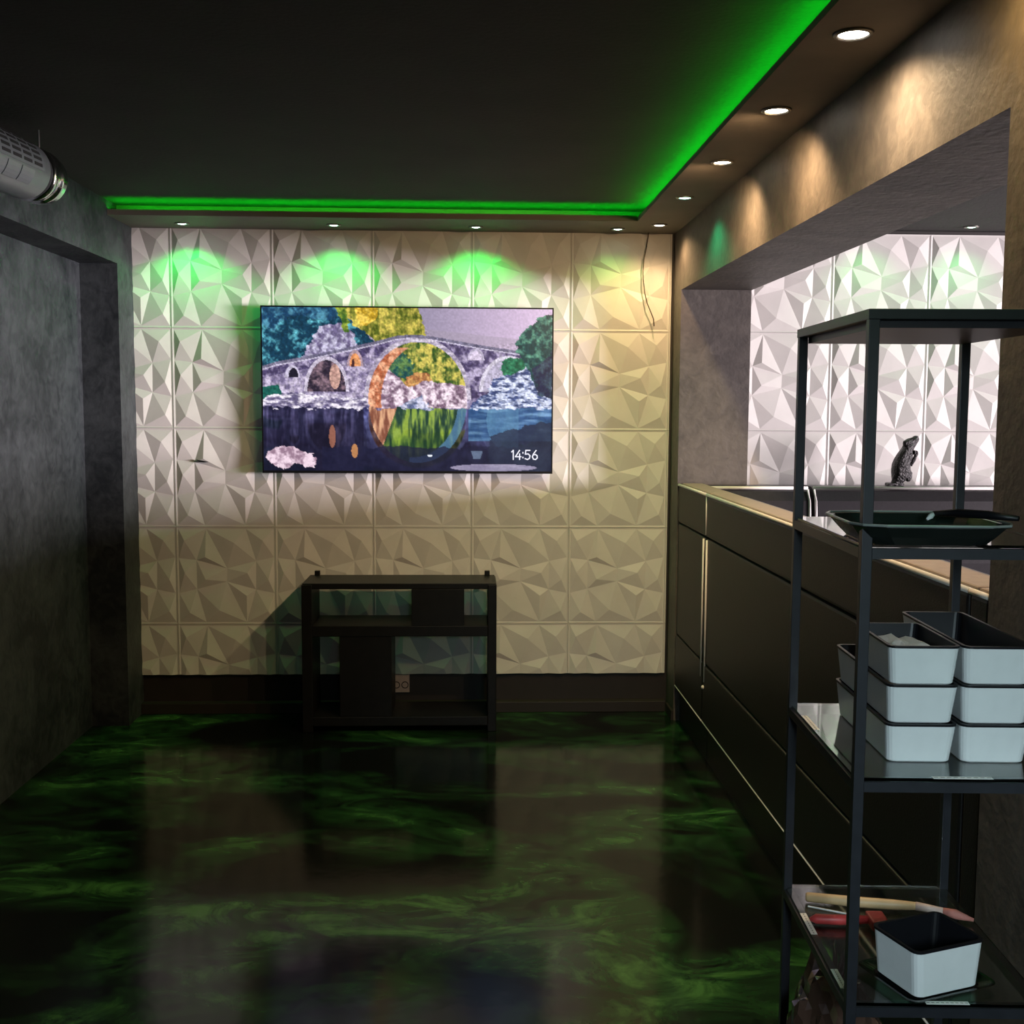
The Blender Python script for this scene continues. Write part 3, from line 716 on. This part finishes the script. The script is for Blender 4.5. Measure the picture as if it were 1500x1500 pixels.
# ---- white storage boxes
def storage_box(label, x, y, z, w, d, h, rot=0.0, group='white boxes on the shelf unit', content=False, rim=True):
    t = thing('storage_box', label, 'storage box', SWp(x, y, z), TH + rot, group)
    rr_ = .012; k = .90
    bm = bmesh.new()
    loft(bm, [rr(w * k - .004, d * .94 - .004, rr_, 0), rr(w * k, d * .94, rr_, .002), rr(w, d, rr_ + .001, h - .004), rr(w - .004, d - .004, rr_, h - .004), rr(w * k - .006, d * .94 - .006, rr_, .004)])
    obj('shell', bm, M['white_plastic'], t, False)
    bm = bmesh.new()
    loft(bm, [rr(w - .005, d - .005, rr_, h - .010), rr(w - .003, d - .003, rr_, h - .0045), rr(w + .002, d + .002, rr_ + .001, h - .004), rr(w + .002, d + .002, rr_ + .001, h - .0005), rr(w - .008, d - .008, rr_ - .002, h - .0005),
              rr(w * k - .012, d * .93 - .012, rr_ - .002, .0075)], close_first=False)
    li = obj('black_liner', bm, M['black_gloss'], t, False); li['label'] = 'glossy black liner and rim'
    return t
BW, BD, BH = .108, .30, .0615
GBX = 'white boxes on the middle shelf'
def stack(x, y, n, names, dlist):
    for i in range(n):
        d = dlist[i]
        t = storage_box(names[i], x, y + d / 2, ZG[1] + i * BH, BW, d, BH + .001 if i < n - 1 else BH, 0, GBX)
    return t
ta = stack(.124, .072, 3, ['white box at the bottom of the left stack on middle shelf', 'white box in the middle of the left stack on middle shelf',
                           'white box with paper inside, topmost of the left stack on middle shelf'], [BD, BD, .19])
stack(.238, .072, 3, ['white box at the bottom of the right stack, partly outside the picture', 'white box in the middle of the right stack tinted green',
                      'long white box topmost of the right stack on middle shelf'], [BD, BD, BD])
pp = thing('paper_sheet', 'crumpled white paper lying in the topmost left box', 'paper', SWp(.124, .172, ZG[1] + 2 * BH + .038), TH)
bm = bmesh.new(); random.seed(4)
gv = [[bm.verts.new((-.036 + .012 * i, -.065 + .026 * j, .008 * random.random() + .003 * (i % 2))) for j in range(6)] for i in range(7)]
for i in range(6):
    for j in range(5): bm.faces.new((gv[i][j], gv[i + 1][j], gv[i + 1][j + 1], gv[i][j + 1]))
ex = bmesh.ops.extrude_face_region(bm, geom=bm.faces[:]); bmesh.ops.translate(bm, vec=(0, 0, -.028), verts=[v for v in ex['geom'] if isinstance(v, bmesh.types.BMVert)])
obj('sheet', bm, M['paper'], pp)

# ---- lower glass shelf
rot_b = math.radians(22)
t3 = thing('glass_tray', 'shallow green glass tray under the lone white box', 'tray', SWp(.146, .078, ZG[2]), TH + rot_b)
bm = bmesh.new()
loft(bm, [rr(.135, .105, .016, 0), rr(.165, .135, .018, .009), rr(.168, .138, .018, .010), rr(.160, .130, .018, .0095), rr(.132, .102, .016, .003)])
obj('tray_body', bm, M['green_glass'], t3)
storage_box('lone white box with black inside, turned askew on the lower shelf', .145, .074, ZG[2] + .0045, .132, .105, .076, rot_b, 'white box on the lower shelf')
br = thing('pastry_brush', 'wooden handled brush with pinkish tip on the lower glass shelf', 'brush', SWp(.024, .352, ZG[2] + .010), TH)
bm = bmesh.new(); tube(bm, [(0, 0, 0), (.004, -.001, .0), (.09, -.022, .001), (.15, -.038, .004), (.185, -.047, .006)], [.006, .0085, .0095, .009, .007], 12); obj('handle', bm, M['wood'], br, True)
bm = bmesh.new(); tube(bm, [(.183, -.0465, .006), (.226, -.061, .004)], [.0078, .006], 12); obj('ferrule', bm, M['socket'], br, True)['label'] = 'pale worn ferrule'
bm = bmesh.new(); tube(bm, [(.226, -.061, .004), (.245, -.069, .002), (.272, -.083, -.002)], [.006, .0085, .003], 10); obj('bristles', bm, M['pink'], br, True)['label'] = 'pinkish bristles'
sp = thing('spatula', 'red spatula lying in front of the wooden brush on lower shelf', 'spatula', SWp(.010, .262, ZG[2] + .010), TH)
bm = bmesh.new(); tube(bm, [(0, 0, .0), (.010, -.001, .001), (.05, -.004, .001), (.10, -.002, .001)], [.003, .0085, .009, .007], 10); obj('handle', bm, M['red'], sp, True)
bm = bmesh.new(); box(bm, .098, .128, -.035, .012, -.006, .012, .004); obj('blade', bm, M['red'], sp)
sk_ = thing('skewer', 'thin pale stick between the brush and red spatula', 'stick', SWp(.023, .328, ZG[2] + .003), TH)
bm = bmesh.new(); tube(bm, [(0, 0, 0), (.14, -.066, 0)], .0016, 6); obj('shaft', bm, M['paper'], sk_)

# ---- crumpled bag on the shelf below
bg = thing('plastic_bag', 'crumpled shiny brown plastic bag on the lowest visible glass shelf', 'bag', SWp(.055, .25, ZG[3]), TH)
bm = bmesh.new(); bmesh.ops.create_icosphere(bm, subdivisions=4, radius=1.0)
from mathutils import noise
for v in bm.verts:
    c = v.co.copy()
    vo = noise.voronoi(c * 1.9 + Vector((2, 5, 1)))[0]; v2 = noise.voronoi(c * 4.2 + Vector((7, 0, 3)))[0]
    d = noise.noise(c * 1.6 + Vector((3, 1, 7))) * .22 + (vo[1] - vo[0]) * .30 + (v2[1] - v2[0]) * .16 - .18
    c *= 1 + d
    v.co = Vector((c.x * .085, c.y * .13, max(c.z, -.80) * .155 + .125))
obj('crumpled_body', bm, M['bag'], bg, False)
bm = bmesh.new()
for k in range(9):
    a = k / 9 * 2 * PI; tube(bm, [(.006 * math.cos(a), .006 * math.sin(a), .255), (.025 * math.cos(a), .03 * math.sin(a), .285 + .012 * (k % 3))], [.006, .003], 5)
obj('gathered_neck', bm, M['bag'], bg, False)
